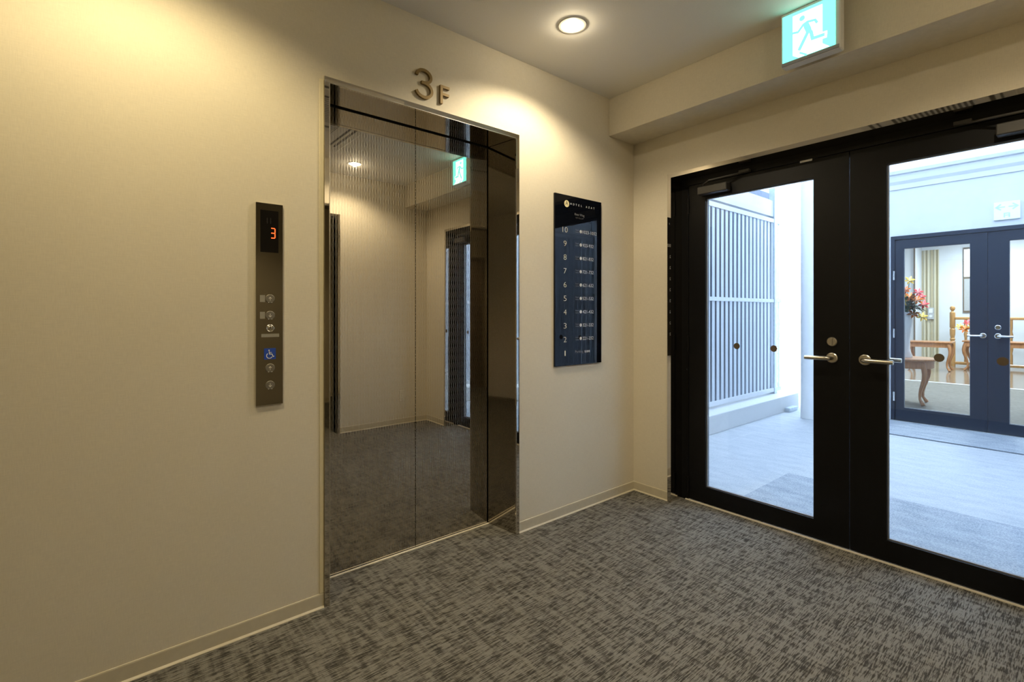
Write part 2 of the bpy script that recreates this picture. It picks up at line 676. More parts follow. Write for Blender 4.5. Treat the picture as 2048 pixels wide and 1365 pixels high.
for (y, z0, z1) in ((0.0, iz + .001, EZ - .001),):
    pass
bm_box(EX0 + .002, EX1 - .002, 0.0, YM + .012, iz + .002, EZ - .001, bm=bm)
link('header_soffit', bm, 'jamb_mirror', lift)
sx = -1.537
box('door_panel', jb0 - .02, sx - .0016, YM, YM + .03, 0.006, iz - .004, 'etched_door_steel', lift)
box('door_panel', sx + .0016, jb1 - .0055, YM, YM + .03, 0.006, iz - .004, 'etched_door_steel', lift)
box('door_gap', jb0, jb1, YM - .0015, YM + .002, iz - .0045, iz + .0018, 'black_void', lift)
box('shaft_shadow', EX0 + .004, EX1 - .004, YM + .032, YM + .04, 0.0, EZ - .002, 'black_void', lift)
box('sill_edge', jb0 - .01, jb1, YM - .014, YM - .004, 0.0, 0.0035, 'pale_strip', lift)

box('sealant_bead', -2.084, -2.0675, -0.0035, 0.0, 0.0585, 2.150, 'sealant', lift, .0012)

# ------------------------------------------------------------------ call panel
pl = thing('elevator_call_panel', (-2.272, 0.0, 0.849), 'tall dark steel call panel with red floor number left of the lift', 'call panel')
FP = -0.0085
box('faceplate', -2.319, -2.2245, FP, 0.0, 0.849, 1.614, 'panel_mirror', pl, 0.0008)
disp = box('floor_display', -2.304, -2.241, FP - .0012, FP + .002, 1.428, 1.587, 'display_black', pl)
DF = FP - .0016
cxd, czd, sw_, sh_ = -2.2605, 1.502, 0.0115, 0.0125
for i, (a, b) in enumerate((((-1, 2), (1, 2)), ((1, 2), (1, 0)), ((1, 0), (1, -2)), ((-1, 0), (1, 0)), ((-1, -2), (1, -2)))):
    p0 = (cxd + a[0] * sw_ / 1.6, czd + a[1] * sh_ / 1.35)
    p1 = (cxd + b[0] * sw_ / 1.6, czd + b[1] * sh_ / 1.35)
    d = (Vector(p1) - Vector(p0)).normalized() * .001
    link('lit_segment', bm_ribbon([(p0[0] + d.x, p0[1] + d.y), (p1[0] - d.x, p1[1] - d.y)], .0034, XZ, DF, FP - .0008), 'led_red', disp)
# unlit direction arrows
for s in (1, -1):
    c = -2.2745 - s * .006
    pts = [(c - .006, 1.548), (c, 1.548 + s * .012), (c + .006, 1.548)]
    link('unlit_arrow', bm_ribbon([(c, 1.548 - s * .011), (c, 1.548 + s * .011)], .003, XZ, DF, FP - .0008), 'display_off', disp)


def arrow_poly(cx, cz, s, k):
    """arrow outline pointing up (s=1) or down"""
    w = 0.16
    pts = [(-w / 2, -1), (w / 2, -1), (w / 2, .55), (.62, .0), (.78, .16), (0, .98), (-.78, .16), (-.62, .0), (-w / 2, .55)]
    return [(cx + a * k, cz + s * b * k) for a, b in pts]


for z, s in ((1.252, 1), (1.189, -1), (0.989, 1), (0.924, -1)):
    bt = lathe('call_button', [(0.0168, 0.001), (0.0168, -.0016), (0.0150, -.0030), (0.0001, -.0030)], (-2.2705, FP, z), 'button_steel', pl, 'Y', 32)
    link('arrow_mark', bm_prism(arrow_poly(-2.2705, z, s, .0072), XZ, FP - .0034, FP - .0026), 'button_mark', bt)
    for q in (-1, 1):
        link('indicator_dot', bm_box(-2.2705 + q * .0058 - .0016, -2.2705 + q * .0058 + .0016, FP - .0032, FP - .002, z - .0150, z - .0132), 'button_mark', bt)
for z in (1.2525, 1.1895):
    box('braille_plate', -2.3055, -2.288, FP - .001, FP + .001, z - .013, z + .013, 'braille_plate', pl)
ks = lathe('key_switch', [(0.0142, .001), (0.0142, -.002), (0.0125, -.0032), (0.0108, -.0022), (0.0085, -.0022), (0.0070, -.0036), (0.0001, -.0036)], (-2.2705, FP, 1.140), 'satin_nickel', pl, 'Y', 32)
link('keyhole', bm_box(-2.2722, -2.2688, FP - .0042, FP - .003, 1.138, 1.1435), 'black_void', ks)
box('label_strip', -2.301, -2.2385, FP - .001, FP + .001, 1.1065, 1.119, 'braille_plate', pl)
wc = box('wheelchair_sign', -2.2915, -2.2505, FP - .0015, FP + .001, 1.022, 1.064, 'sign_blue', pl)
wf = FP - .002
fig = bmesh.new()
ux, uz, k = -2.272, 1.041, .0010


def W(a, b):
    return (ux + a * k, uz + b * k)


bm_disc(*W(-2.5, 15.5), 2.5 * k, XZ, wf, FP - .001, 14, fig)
link('wheelchair_figure', fig, 'button_mark', wc)
link('wheelchair_figure', bm_ribbon([W(-2, 12), W(-1, 1), W(8, 1), W(12, -9), W(16, -7)], 2.6 * k, XZ, wf, FP - .001), 'button_mark', wc)
link('wheelchair_figure', bm_ribbon([W(-1.5, 7), W(7, 7)], 2.2 * k, XZ, wf, FP - .001), 'button_mark', wc)
link('wheelchair_figure', bm_ribbon([W(-3 + 10 * math.cos(math.radians(t)) + 2, -5 + 10 * math.sin(math.radians(t))) for t in range(125, 345, 15)], 2.4 * k, XZ, wf, FP - .001), 'button_mark', wc)

# ------------------------------------------------------------------ raised 3 and F over the lift
DN = -0.012
n3 = []
c3x, top, bot = -1.6095, 2.3365, 2.1975
H3 = top - bot
w3 = 0.0138
r_up, r_lo = 0.0291, 0.0335
cu_z = top - w3 / 2 - r_up
cl_z = bot + w3 / 2 + r_lo
for t in range(180, -91, -15):
    n3.append((c3x - .001 + r_up * 1.27 * math.cos(math.radians(t)), cu_z + r_up * math.sin(math.radians(t))))
upper = n3
lower = [(c3x + r_lo * 1.24 * math.cos(math.radians(t)), cl_z + r_lo * math.sin(math.radians(t))) for t in range(90, -176, -15)]
num = thing('raised_numeral', (c3x, 0, bot), 'bronze raised numeral 3 on the wall over the lift', 'sign numeral')
bm = bm_ribbon(upper + [(c3x - .014, cu_z - r_up)], w3, XZ, DN, 0.0)
bm_ribbon(lower, w3, XZ, DN + .0007, -.0002, bm)
smooth_by_angle(link('numeral_body', bm, 'brass_letter', num))
ltr = thing('raised_letter', (-1.50, 0, 2.2), 'bronze raised letter F on the wall over the lift', 'sign letter')
fx0, fx1, fz0, fz1, fs = -1.523, -1.472, 2.2005, 2.2885, .0135
prism('letter_body', [(fx0, fz0), (fx0 + fs, fz0), (fx0 + fs, fz0 + .040), (fx1 - .002, fz0 + .040), (fx1 - .002, fz0 + .0525), (fx0 + fs, fz0 + .0525), (fx0 + fs, fz1 - .0125), (fx1, fz1 - .0125), (fx1, fz1), (fx0, fz1)], XZ, DN, 0.0, 'brass_letter', ltr)

# ------------------------------------------------------------------ floor directory
dr = thing('floor_directory', (-0.554, 0, 0.886), 'tall glossy black hotel floor directory board right of the lift', 'directory board')
box('board', -0.759, -0.349, -0.012, 0.0, 0.886, 1.893, 'directory_glass', dr, 0.0008)
DP = -0.0127
lg = disc('logo_disc', -0.662, 1.842, 0.0205, XZ, DP, -0.011, 'logo_gold', dr)
la = text('logo_letter', 'A', 0.034, -0.662, 1.845, XZ, DP - .0004, 'print_dark', lg, 'CENTER')
for i, ch in enumerate('HOTEL AZAT'):
    if ch != ' ':
        text('hotel_name_letter', ch, 0.0165, -0.626 + i * .0228, 1.846, XZ, DP, 'print_white', dr, 'CENTER')
text('wing_name', 'River Wing', 0.020, -0.551, 1.787, XZ, DP, 'print_dim', dr, 'CENTER', width=0.085)
text('wing_name', 'リバーウィング', 0.011, -0.551, 1.769, XZ, DP, 'print_dim', dr, 'CENTER', width=0.07)
ranges = {10: '1023-1032', 9: '923-932', 8: '821-832', 7: '721-732', 6: '621-632', 5: '521-532', 4: '421-432', 3: '321-332', 2: '221-232'}
for n in range(1, 11):
    z = 0.960 + 0.0808 * (n - 1)
    text('floor_number', str(n), 0.047, -0.676, z, XZ, DP, 'print_cream', dr, 'CENTER', width={10: .042, 1: .008}.get(n, .0235), thin=.0007)
    if n == 1:
        text('parking_text', 'Parking', 0.022, -0.590, z + .002, XZ, DP, 'print_dim', dr, width=0.072)
        text('parking_text', '駐車場', 0.016, -0.507, z + .002, XZ, DP, 'print_white', dr, width=0.048)
        continue
    zt = z + .002
    text('room_caption', 'Guest', 0.0115, -0.588, zt + .0072, XZ, DP, 'print_dim', dr, width=.030)
    text('room_caption', 'rooms', 0.0115, -0.588, zt - .0072, XZ, DP, 'print_dim', dr, width=.030)
    dd = disc('wing_dot', -0.540, zt, .0098, XZ, DP, -.011, 'print_white', dr, 18)
    text('wing_digit', '2', .016, -0.540, zt, XZ, DP - .0004, 'print_dark', dd, 'CENTER')
    text('room_range', ranges[n], 0.0285, -0.523, zt, XZ, DP, 'print_white', dr, width=0.127 if n == 10 else 0.098, thin=.00025)

# ------------------------------------------------------------------ exit sign under the ceiling
ex = thing('exit_sign', (-0.32, -1.194, 2.33), 'lit green running man exit sign hung before the beam', 'exit sign')
EXF, ey0, ey1, ez0, ez1 = -0.345, -1.076, -1.314, 2.330, ZC
box('sign_housing', EXF, EXF + .05, ey1, ey0, ez0, ez1, 'housing_white', ex, 0.004)
box('lower_bezel', EXF - .003, EXF + .02, ey1 + .004, ey0 - .004, ez0 + .002, ez0 + .017, 'housing_grey', ex, 0.001)
pa, pb, pz0, pz1 = ey0 - .008, ey1 + .018, ez0 + .019, ez1 - .016
PF = EXF - .003


def EP(s, v):
    return (pa + (pb - pa) * s, pz1 + (pz0 - pz1) * v)


lit = prism('lit_panel', [EP(0, 0), EP(1, 0), EP(1, 1), EP(0, 1)], YZ, PF, EXF + .001, 'exit_green', ex)
prism('doorway_mark', [EP(.21, .07), EP(.77, .07), EP(.77, .89), EP(.90, 1.0), EP(.32, 1.0), EP(.21, .92)], YZ, PF - .0006, PF, 'exit_white', lit)


def ES(x, y):
    s = (x - 230) / 960.0
    t = 330 - 405 * s
    return EP(s, (y - t) / (838 + 50 * s))


R0, R1 = PF - .0014, PF - .0006
hx, hy = ES(605, 335)
link('running_figure', bm_disc(hx, hy, .0120, YZ, R0, R1, 18), 'exit_green', lit)
bm = bm_ribbon([ES(880, 420), ES(840, 365), ES(700, 400), ES(630, 450), ES(530, 590), ES(432, 612)], .0105, YZ, R0, R1)
link('running_figure', bm, 'exit_green', lit)
link('running_figure', bm_prism([ES(620, 440), ES(720, 400), ES(770, 500), ES(790, 590), ES(690, 620), ES(640, 520)], YZ, R0 - .0002, R1), 'exit_green', lit)
link('running_figure', bm_ribbon([ES(715, 575), ES(545, 925)], .0145, YZ, R0, R1), 'exit_green', lit)
link('foot_halo', bm_ribbon([ES(960, 655), ES(1050, 625)], .0290, YZ, R0 + .0003, R1), 'exit_white', lit)
link('running_figure', bm_ribbon([ES(765, 565), ES(795, 705), ES(1010, 632)], .0145, YZ, R0, R1), 'exit_green', lit)
link('running_figure', bm_ribbon([ES(555, 965), ES(690, 1000)], .0085, YZ, R0, R1), 'exit_green', lit)

# ------------------------------------------------------------------ recessed downlights
def downlight(x, y, label, w, zc=ZC, col=LAMP_COL, grp='recessed ceiling downlights'):
    t = thing('downlight', (x, y, zc), label, 'downlight', grp)
    n = 40
    bm = bmesh.new()
    prof = [(0.066, 0.0), (0.065, -.004), (0.054, -.005), (0.051, -.003), (0.050, 0.0)]
    rings = [[bm.verts.new((x + r * math.cos(2 * PI * i / n), y + r * math.sin(2 * PI * i / n), zc + h)) for i in range(n)] for r, h in prof]
    for a, b in zip(rings, rings[1:] + rings[:1]):
        for i in range(n):
            j = (i + 1) % n
            bm.faces.new((a[i], a[j], b[j], b[i]))
    smooth_by_angle(link('trim_ring', bm, 'ring_white', t))
    disc('lens', x, y, 0.0495, XY, zc - .0025, zc - .0002, 'lamp_lens', t, 32)
    ld = bpy.data.lights.new('downlight_beam', 'SPOT')
    ld.energy = w
    ld.color = col
    ld.spot_size = math.radians(142)
    ld.spot_blend = 0.5
    ld.shadow_soft_size = 0.022
    lo = bpy.data.objects.new('downlight_beam', ld)
    COL.objects.link(lo)
    lo.parent = t
    lo.location = (0, 0, -0.008)
    sp = bpy.data.lights.new('downlight_spill', 'POINT')          # stray light thrown sideways by the lens rim
    sp.energy = w * 0.04
    sp.color = col
    sp.shadow_soft_size = 0.012
    so = bpy.data.objects.new('downlight_spill', sp)
    COL.objects.link(so)
    so.parent = t
    so.location = (0, 0, -0.013)
    return t


downlight(-1.035, -0.41, 'round recessed ceiling downlight nearest the lift wall by the glass door', LAMP_W, col=LAMP_COL_WHITER)
downlight(-0.99, -1.96, 'round recessed downlight mirrored in the lift doors', LAMP_W, col=LAMP_COL_WHITER)
downlight(-2.70, -0.56, 'round recessed downlight over the call panel wall', LAMP_W * 1.05)
downlight(-2.2, -3.6, 'round recessed downlight inside the side hall', LAMP_W * .7)

# ------------------------------------------------------------------ ceiling cassette (seen in the lift doors)
ac = thing('ceiling_air_conditioner', (-1.66, -1.29, ZC), 'white square ceiling cassette air conditioner mirrored in the lift doors', 'air conditioner')
ax0, ax1, ay0, ay1 = -2.06, -1.26, -1.69, -0.89
box('fascia', ax0, ax1, ay0, ay1, ZC - .022, ZC, 'ac_white', ac, 0.006, 2)
for (x0, x1, y0, y1) in ((ax1 - .115, ax1 - .055, ay0 + .14, ay1 - .14), (ax0 + .055, ax0 + .115, ay0 + .14, ay1 - .14), (ax0 + .14, ax1 - .14, ay0 + .055, ay0 + .115), (ax0 + .14, ax1 - .14, ay1 - .115, ay1 - .055)):
    s = box('air_slot', x0, x1, y0, y1, ZC - .0235, ZC - .020, 'ac_dark', ac)
    if x1 - x0 < y1 - y0:
        box('flap', x0 + .012, x0 + .034, y0 + .01, y1 - .01, ZC - .028, ZC - .0235, 'ac_white', s)
    else:
        box('flap', x0 + .01, x1 - .01, y0 + .012, y0 + .034, ZC - .028, ZC - .0235, 'ac_white', s)
gr = box('intake_grille', ax0 + .19, ax1 - .19, ay0 + .19, ay1 - .19, ZC - .024, ZC - .021, 'ac_dark', ac)
slat0 = None
for i in range(14):
    y = ay0 + .205 + i * .0285
    if slat0 is None:
        slat0 = box('grille_slat', ax0 + .195, ax1 - .195, y, y + .012, ZC - .027, ZC - .024, 'ac_white', gr)
    else:
        c = slat0.copy()
        COL.objects.link(c)
        c.location.y += i * .0285

# wall outlet opposite
ou = thing('wall_outlet', (-0.30, YS, 0.30), 'small cream wall socket plate on the wall opposite the lift', 'wall socket')
box('cover_plate', -0.335, -0.265, YS, YS + .007, 0.24, 0.36, 'outlet_plastic', ou, 0.002)
for z in (0.27, 0.30, 0.33):
    box('socket', -0.312, -0.288, YS + .006, YS + .0085, z - .011, z + .011, 'outlet_plastic', ou, 0.001)

# dark steel door at the back of the side hall (seen in the call panel)
bd = thing('back_hall_door', (-2.2, YB + .05, 0), 'plain brown door at the back of the side hall', 'door')
box('leaf', -2.75, -1.65, YB + .001, YB + .03, 0, 2.03, 'brown_door', bd)
prism('casing', [(-2.80, 0), (-2.75, 0), (-2.75, 2.03), (-1.65, 2.03), (-1.65, 0), (-1.60, 0), (-1.60, 2.08), (-2.80, 2.08)], XZ, YB + .001, YB + .045, 'casing_mirror', bd)

# ------------------------------------------------------------------ glass double door
d1 = thing('door_1', (0.12, -1.2, 0), 'black framed double glass door to the bright passage', kind='structure')
# mirror polished casing: face and returns
fo0, fi0, fi1, fo1, foz, fiz = -0.262, -0.287, -1.966, -1.991, 2.0755, 2.052
bm = bmesh.new()
outer = [(fo0, 0), (fo0, foz), (fo1, foz), (fo1, 0)]
inner = [(fi0, 0), (fi0, fiz), (fi1, fiz), (fi1, 0)]
bm = bm_prism(outer + inner[::-1], YZ, -0.006, 0.125)
struct(link('door_casing', bm, 'casing_mirror', d1))
# black frame
fr_in0, fr_in1, fr_z = -0.334, -1.924, 2.012
bm = bm_prism([(fi0, 0), (fi0, fiz), (fi1, fiz), (fi1, 0), (fr_in1, 0), (fr_in1, fr_z), (fr_in0, fr_z), (fr_in0, 0)], YZ, XD, XD + .09)
link('door_frame', bm, 'black_aluminium', d1)
box('door_stop', XD + .045, XD + .085, fr_in1 - .0, fr_in0, fr_z - .012, fr_z, 'black_aluminium', d1)
box('threshold', XD - .008, XD + .10, fr_in1, fr_in0 + .018, 0.0, 0.0055, 'pale_strip', d1)


def leaf(ya, yb, ga, gb, gz0, gz1, lever_y, tip_y, parent, xf, mat, dots=(), lock=True, sticker='dot_brown', handle='satin_nickel', z0=.012, z1=2.008, th=.042, back=True):
    """one aluminium leaf; ya..yb hinge/meeting edges (either order), ga..gb glass"""
    a, b = max(ya, yb), min(ya, yb)
    g0, g1 = max(ga, gb), min(ga, gb)
    pts_o = [(a, z0), (a, z1), (b, z1), (b, z0)]
    bm = bmesh.new()
    # frame with a hole: four mitre-free members welded as one ring
    vo = {}
    for xi, x in enumerate((xf, xf + th)):
        for nm, (y, z) in (('o0', (a, z0)), ('o1', (a, z1)), ('o2', (b, z1)), ('o3', (b, z0)), ('i0', (g0, gz0)), ('i1', (g0, gz1)), ('i2', (g1, gz1)), ('i3', (g1, gz0))):
            vo[nm, xi] = bm.verts.new((x, y, z))
    for k in range(4):
        j = (k + 1) % 4
        for xi in (0, 1):
            bm.faces.new((vo['o%d' % k, xi], vo['o%d' % j, xi], vo['i%d' % j, xi], vo['i%d' % k, xi]))
        bm.faces.new((vo['o%d' % k, 0], vo['o%d' % j, 0], vo['o%d' % j, 1], vo['o%d' % k, 1]))
        bm.faces.new((vo['i%d' % k, 0], vo['i%d' % j, 0], vo['i%d' % j, 1], vo['i%d' % k, 1]))
    lf = link('door_leaf', bm, mat, parent)
    # glazing bead
    bd_ = 0.010
    bm = bmesh.new()
    vo = {}
    for xi, x in enumerate((xf + .014, xf + th - .014)):
        for nm, (y, z) in (('o0', (g0, gz0)), ('o1', (g0, gz1)), ('o2', (g1, gz1)), ('o3', (g1, gz0)), ('i0', (g0 - .005, gz0 + .005)), ('i1', (g0 - .005, gz1 - .005)), ('i2', (g1 + .005, gz1 - .005)), ('i3', (g1 + .005, gz0 + .005))):
            vo[nm, xi] = bm.verts.new((x, y, z))
    for k in range(4):
        j = (k + 1) % 4
        for xi in (0, 1):
            bm.faces.new((vo['o%d' % k, xi], vo['o%d' % j, xi], vo['i%d' % j, xi], vo['i%d' % k, xi]))
        bm.faces.new((vo['i%d' % k, 0], vo['i%d' % j, 0], vo['i%d' % j, 1], vo['i%d' % k, 1]))
        bm.faces.new((vo['o%d' % k, 0], vo['o%d' % j, 0], vo['o%d' % j, 1], vo['o%d' % k, 1]))
    link('glazing_bead', bm, 'gasket', lf)
    xm = xf + th / 2
    link('glass_pane', bm_box(xm - .003, xm + .003, g1 + .001, g0 - .001, gz0 + .001, gz1 - .001), 'pane_glass', lf)
    zh = 0.967
    for side in ((-1, 1) if back else (-1,)):
        x0 = xf if side < 0 else xf + th
        lathe('handle_rose', [(0.026, 0.001 * -side), (0.026, .006 * side), (0.022, .009 * side), (0.0001, .009 * side)], (x0, lever_y, zh), handle, lf, 'X', 28)
        s = 1 if tip_y > lever_y else -1
        path = [(x0 + side * .006, lever_y, zh), (x0 + side * .040, lever_y, zh), (x0 + side * .050, lever_y + s * .006, zh), (x0 + side * .053, lever_y + s * .018, zh), (x0 + side * .052, tip_y, zh - .001)]
        tube('lever_handle', path, [.0105, .0105, .011, .0112, .0108], handle, lf, 12)
        if lock and side < 0:
            lk = lathe('thumb_turn', [(0.0235, 0.001), (0.0235, -.007), (0.020, -.011), (0.0001, -.011)], (x0, lever_y, zh + .083), handle, lf, 'X', 28)
            link('turn_knob', bm_box(x0 - .020, x0 - .010, lever_y - .0035, lever_y + .0035, zh + .083 - .017, zh + .083 + .017, .001), handle, lf)
    for (dy, dz) in dots:
        disc('glass_dot', dy, dz, .0185, YZ, xm - .0045, xm - .0031, sticker, lf, 24)
    return lf


l1 = leaf(-0.338, -1.2145, -0.450, -1.054, 0.112, 1.911, -1.140, -1.030, d1, XD, 'black_aluminium', [(-0.638, 1.0), (-0.848, 0.997)], True)
l2 = leaf(-1.2185, -1.920, -1.368, -1.828, 0.112, 1.911, -1.282, -1.405, d1, XD, 'black_aluminium', [(-1.556, 0.996), (-1.759, 0.995)], False)
# floor bolts on the frame post and door closers
def closer(y0, y1, tipy, lf):
    s = 1 if y1 < y0 else -1
    cb = box('closer_body', XD - .055, XD, y0, y1, 1.927, 1.975, 'closer_grey', lf, 0.004)
    yk = (y0 + y1) / 2
    tube('closer_arm', [(XD - .03, y0 - s * .03, 1.977), (XD - .03, y0 - s * .03, 1.992), (XD - .085, yk, 1.994), (XD - .02, tipy, 2.016)], [.006, .006, .0055, .005], 'closer_grey', lf, 8)
    box('arm_shoe', XD - .03, XD + .0, tipy - .03, tipy + .03, 2.013, 2.030, 'closer_grey', lf, 0.002)


closer(-0.425, -0.610, -0.70, l1)
closer(-1.91, -1.745, -1.64, l2)
box('catch_plate', XD - .006, XD, -1.050, -0.990, 2.001, 2.013, 'chrome', l1, 0.001)
# pivot hinges at the left jamb
for z in (0.10, 1.0, 1.88):
    tube('hinge', [(XD - .004, fr_in0 - .002, z - .05), (XD - .004, fr_in0 - .002, z + .05)], .006, 'black_aluminium', d1, 10)

# ------------------------------------------------------------------ covered passage outside
XF = 4.0              # face of the far wall
PZ = 2.76             # passage ceiling
YR = -3.05            # right parapet
struct(box('passage_floor', 0.118, XF + .12, YR - .3, .75, -0.12, -0.002, 'passage_carpet'), 'pale grey carpet floor of the passage')
bmq = bmesh.new()
bmq.faces.new([bmq.verts.new((x, y, PZ)) for x, y in ((.25, YR - .3), (XF, YR - .3), (XF, .75), (.25, .75))])
struct(link('passage_ceiling', bmq, 'skyfill_ceiling'), 'white passage ceiling made translucent to let sky light in')
struct(box('parapet_left', 0.25, 3.98, 0.42, 0.70, -0.002, 0.185, 'parapet_paint', bevel=.004), 'low white parapet under the louvre screen')
struct(box('parapet_right', 0.25, XF, YR - .28, YR, -0.002, 0.185, 'parapet_paint', bevel=.004), 'low white parapet on the far side of the passage')
m1 = tag(box('entrance_mat', 0.235, 1.155, -2.6, -0.535, -0.002, 0.006, 'coir_mat', bevel=.002), 'ribbed grey entrance mat just outside the near glass door', 'doormat')
m2 = tag(box('entrance_mat', 3.20, 3.98, -2.6, -0.30, -0.002, 0.006, 'coir_mat', bevel=.002), 'grey entrance mat before the far navy door', 'doormat')
box('mat_border', 3.188, 3.20, -2.6, -0.30, -0.002, 0.0065, 'mat_edge', m2)
# exterior facing of the lobby wall
struct(prism('wall_passage', [(0.70, -.1), (-0.25, -.1), (-0.25, 2.07), (-2.02, 2.07), (-2.02, -.1), (YR - .3, -.1), (YR - .3, PZ), (.70, PZ)], YZ, 0.251, 0.262, 'white_paint'), 'white passage face of the lobby wall')


def louver_screen(y, x_start, n, label, inner, post_x, hw=.0235):
    t = thing('louver_screen', (x_start, y, 0.19), label, 'louvre screen')
    z0, z1 = 0.215, 2.36
    s0 = None
    for i in range(n):
        x = x_start + .0962 * i
        if abs(x - post_x) < .05:
            continue
        if s0 is None:
            # folded slat: flat front with two lips
            w, d = hw, .007 * inner
            pts = [(x - w, y), (x - w, y + d), (x - w + .003, y + d), (x - w + .003, y + .3 * d), (x + w - .003, y + .3 * d), (x + w - .003, y + d), (x + w, y + d), (x + w, y)]
            s0 = link('slat', bm_prism(pts, XY, z0, z1), 'louver_alu', t)
            s0x = x
        else:
            c = s0.copy()
            COL.objects.link(c)
            c.location.x += x - s0x
    xa, xb = x_start - .06, x_start + .0962 * (n - 1) + .05
    yy = sorted((y - .012 * inner, y - .002 * inner))
    for zz, h in ((0.235, .05), (1.345, .042), (2.345, .05)):
        box('rail', xa, xb, yy[0], yy[1], zz - h / 2, zz + h / 2, 'white_paint', t)
    box('post', post_x - .035, post_x + .035, min(y - .02 * inner, y + .05 * inner), max(y - .02 * inner, y + .05 * inner), 0.186, PZ, 'galvanised', t, .004)
    box('head_beam', xa, xb, min(y, y + .1 * inner), max(y, y + .1 * inner), 2.40, 2.60, 'white_paint', t)
    return t


louver_screen(0.60, 0.372, 37, 'pale vertical louvre screen standing on the left passage parapet', 1, 3.70)
louver_screen(YR - .1, 0.372, 30, 'pale vertical louvre screen on the right passage parapet', -1, 3.17, .040)
# round white column
co = thing('column', (3.42, 0.09, -.002), 'round white column beside the end of the louvre screen', 'column')
lathe('shaft', [(0.10, -.002), (0.10, PZ)], (3.42, 0.09, 0), 'column_paint', co, 'Z', 40)
tag(box('drain_box', 3.55, 3.78, 0.36, 0.42, -.002, .05, 'galvanised', bevel=.004), 'small grey drain box at the foot of the left parapet', 'drain box')
# dark facades beyond the louvres; the right one is added to block sky
nc = thing('backdrop_building', (1.0, -6.2, -3), 'dark facade added to block bright sky beyond the right louvre screen', 'building')
box('facade', -1.5, 7.5, -6.8, -5.2, -3, 4.5, 'backdrop_render', nc)
nb = thing('backdrop_building', (2.0, 1.0, -3), 'shaded grey facade close behind the louvre screen', 'building')
box('facade', 0.3, 4.5, .95, 1.6, -3, 3.4, 'backdrop_render', nb)
# white wire fence past the column
fe = thing('mesh_fence', (5.1, 1.0, 0), 'faint white wire fence panel beyond the passage end', 'fence')
for i in range(6):
    tube('fence_wire', [(4.75 + i * .12, 1.05, -.02), (4.75 + i * .12, 1.05, 1.1)], .004, 'louver_alu', fe, 6)
for i in range(9):
    tube('fence_wire', [(4.75, 1.045, .15 + i * .11), (5.35, 1.045, .15 + i * .11)], .004, 'louver_alu', fe, 6)
struct(box('terrace_slab', 4.16, 6.3, 0.16, 3.5, -.3, -.02, 'parapet_paint'), 'pale slab outside beyond the passage')

# ------------------------------------------------------------------ far wall with the second double door
FY0, FY1 = -0.52, -2.08
struct(prism('wall_far', [(.13, 0), (FY0, 0), (FY0, 2.045), (FY1, 2.045), (FY1, 0), (YR - .3, 0), (YR - .3, PZ), (.13, PZ)], YZ, XF, XF + .15, 'white_paint'), 'white wall around the far navy door')
bmc = bm_prism([(0, 2.56), (-.012, 2.56), (-.012, 2.612), (-.030, 2.645), (-.030, 2.715), (-.052, 2.725), (-.052, PZ), (0, PZ)], lambda a, b, d: Vector((XF + a, d, b)), YR, .13)
struct(link('trim_3', bmc, 'white_paint'), 'stepped white cornice over the far door')
d2 = thing('door_2', (4.0, -1.3, 0), 'navy framed double glass door at the end of the passage', kind='structure')
xf2 = XF + .01
bm = bm_prism([(FY0, 0), (FY0, 2.045), (FY1, 2.045), (FY1, 0), (FY1 + .035, 0), (FY1 + .035, 2.005), (FY0 - .035, 2.005), (FY0 - .035, 0)], YZ, XF - .012, XF + .09)
link('door_frame', bm, 'navy_frame', d2)
leaf(FY0 - .037, -1.2975, -0.632, -1.170, 0.150, 1.906, -1.265, -1.155, d2, XF, 'navy_frame', (), False, z1=2.002, back=False, handle='chrome')
leaf(-1.3005, FY1 + .037, -1.448, -1.965, 0.112, 1.906, -1.372, -1.482, d2, XF, 'navy_frame', (), False, z1=2.002, back=False, handle='chrome')
lathe('lock_cylinder', [(0.024, .001), (0.024, -.006), (0.019, -.010), (.0001, -.010)], (XF, -1.372, 1.052), 'chrome', d2, 'X', 24)
for z in (1.61, 0.97, 0.27):
    tube('hinge', [(XF - .016, FY0 - .03, z - .05), (XF - .016, FY0 - .03, z + .05)], .010, 'chrome', d2, 10)
box('threshold', XF - .05, XF + .10, FY1, FY0, -.002, .012, 'bright_edge', d2)
sg = thing('arrow_sign', (XF - .02, -1.435, 2.105), 'pale white sign with a two way arrow over the far door', 'sign')
box('sign_plate', XF - .025, XF, -1.526, -1.343, 2.105, 2.278, 'sign_plate_pale', sg, .002)
af = XF - .0256
for s in (1, -1):
    yc = -1.4345
    link('arrow_mark', bm_ribbon([(yc + s * .012, 2.228), (yc + s * .066, 2.228)], .012, YZ, af, af + .001), 'sign_mark_pale', sg)
    link('arrow_mark', bm_ribbon([(yc + s * .040, 2.256), (yc + s * .074, 2.228), (yc + s * .040, 2.200)], .013, YZ, af, af + .001), 'sign_mark_pale', sg)
link('figure_mark', bm_ribbon([(-1.418, 2.125), (-1.418, 2.165), (-1.452, 2.165), (-1.452, 2.125)], .010, YZ, af, af + .001), 'sign_mark_pale', sg)
link('figure_mark', bm_box(af, af + .001, -1.450, -1.420, 2.142, 2.150), 'sign_mark_pale', sg)

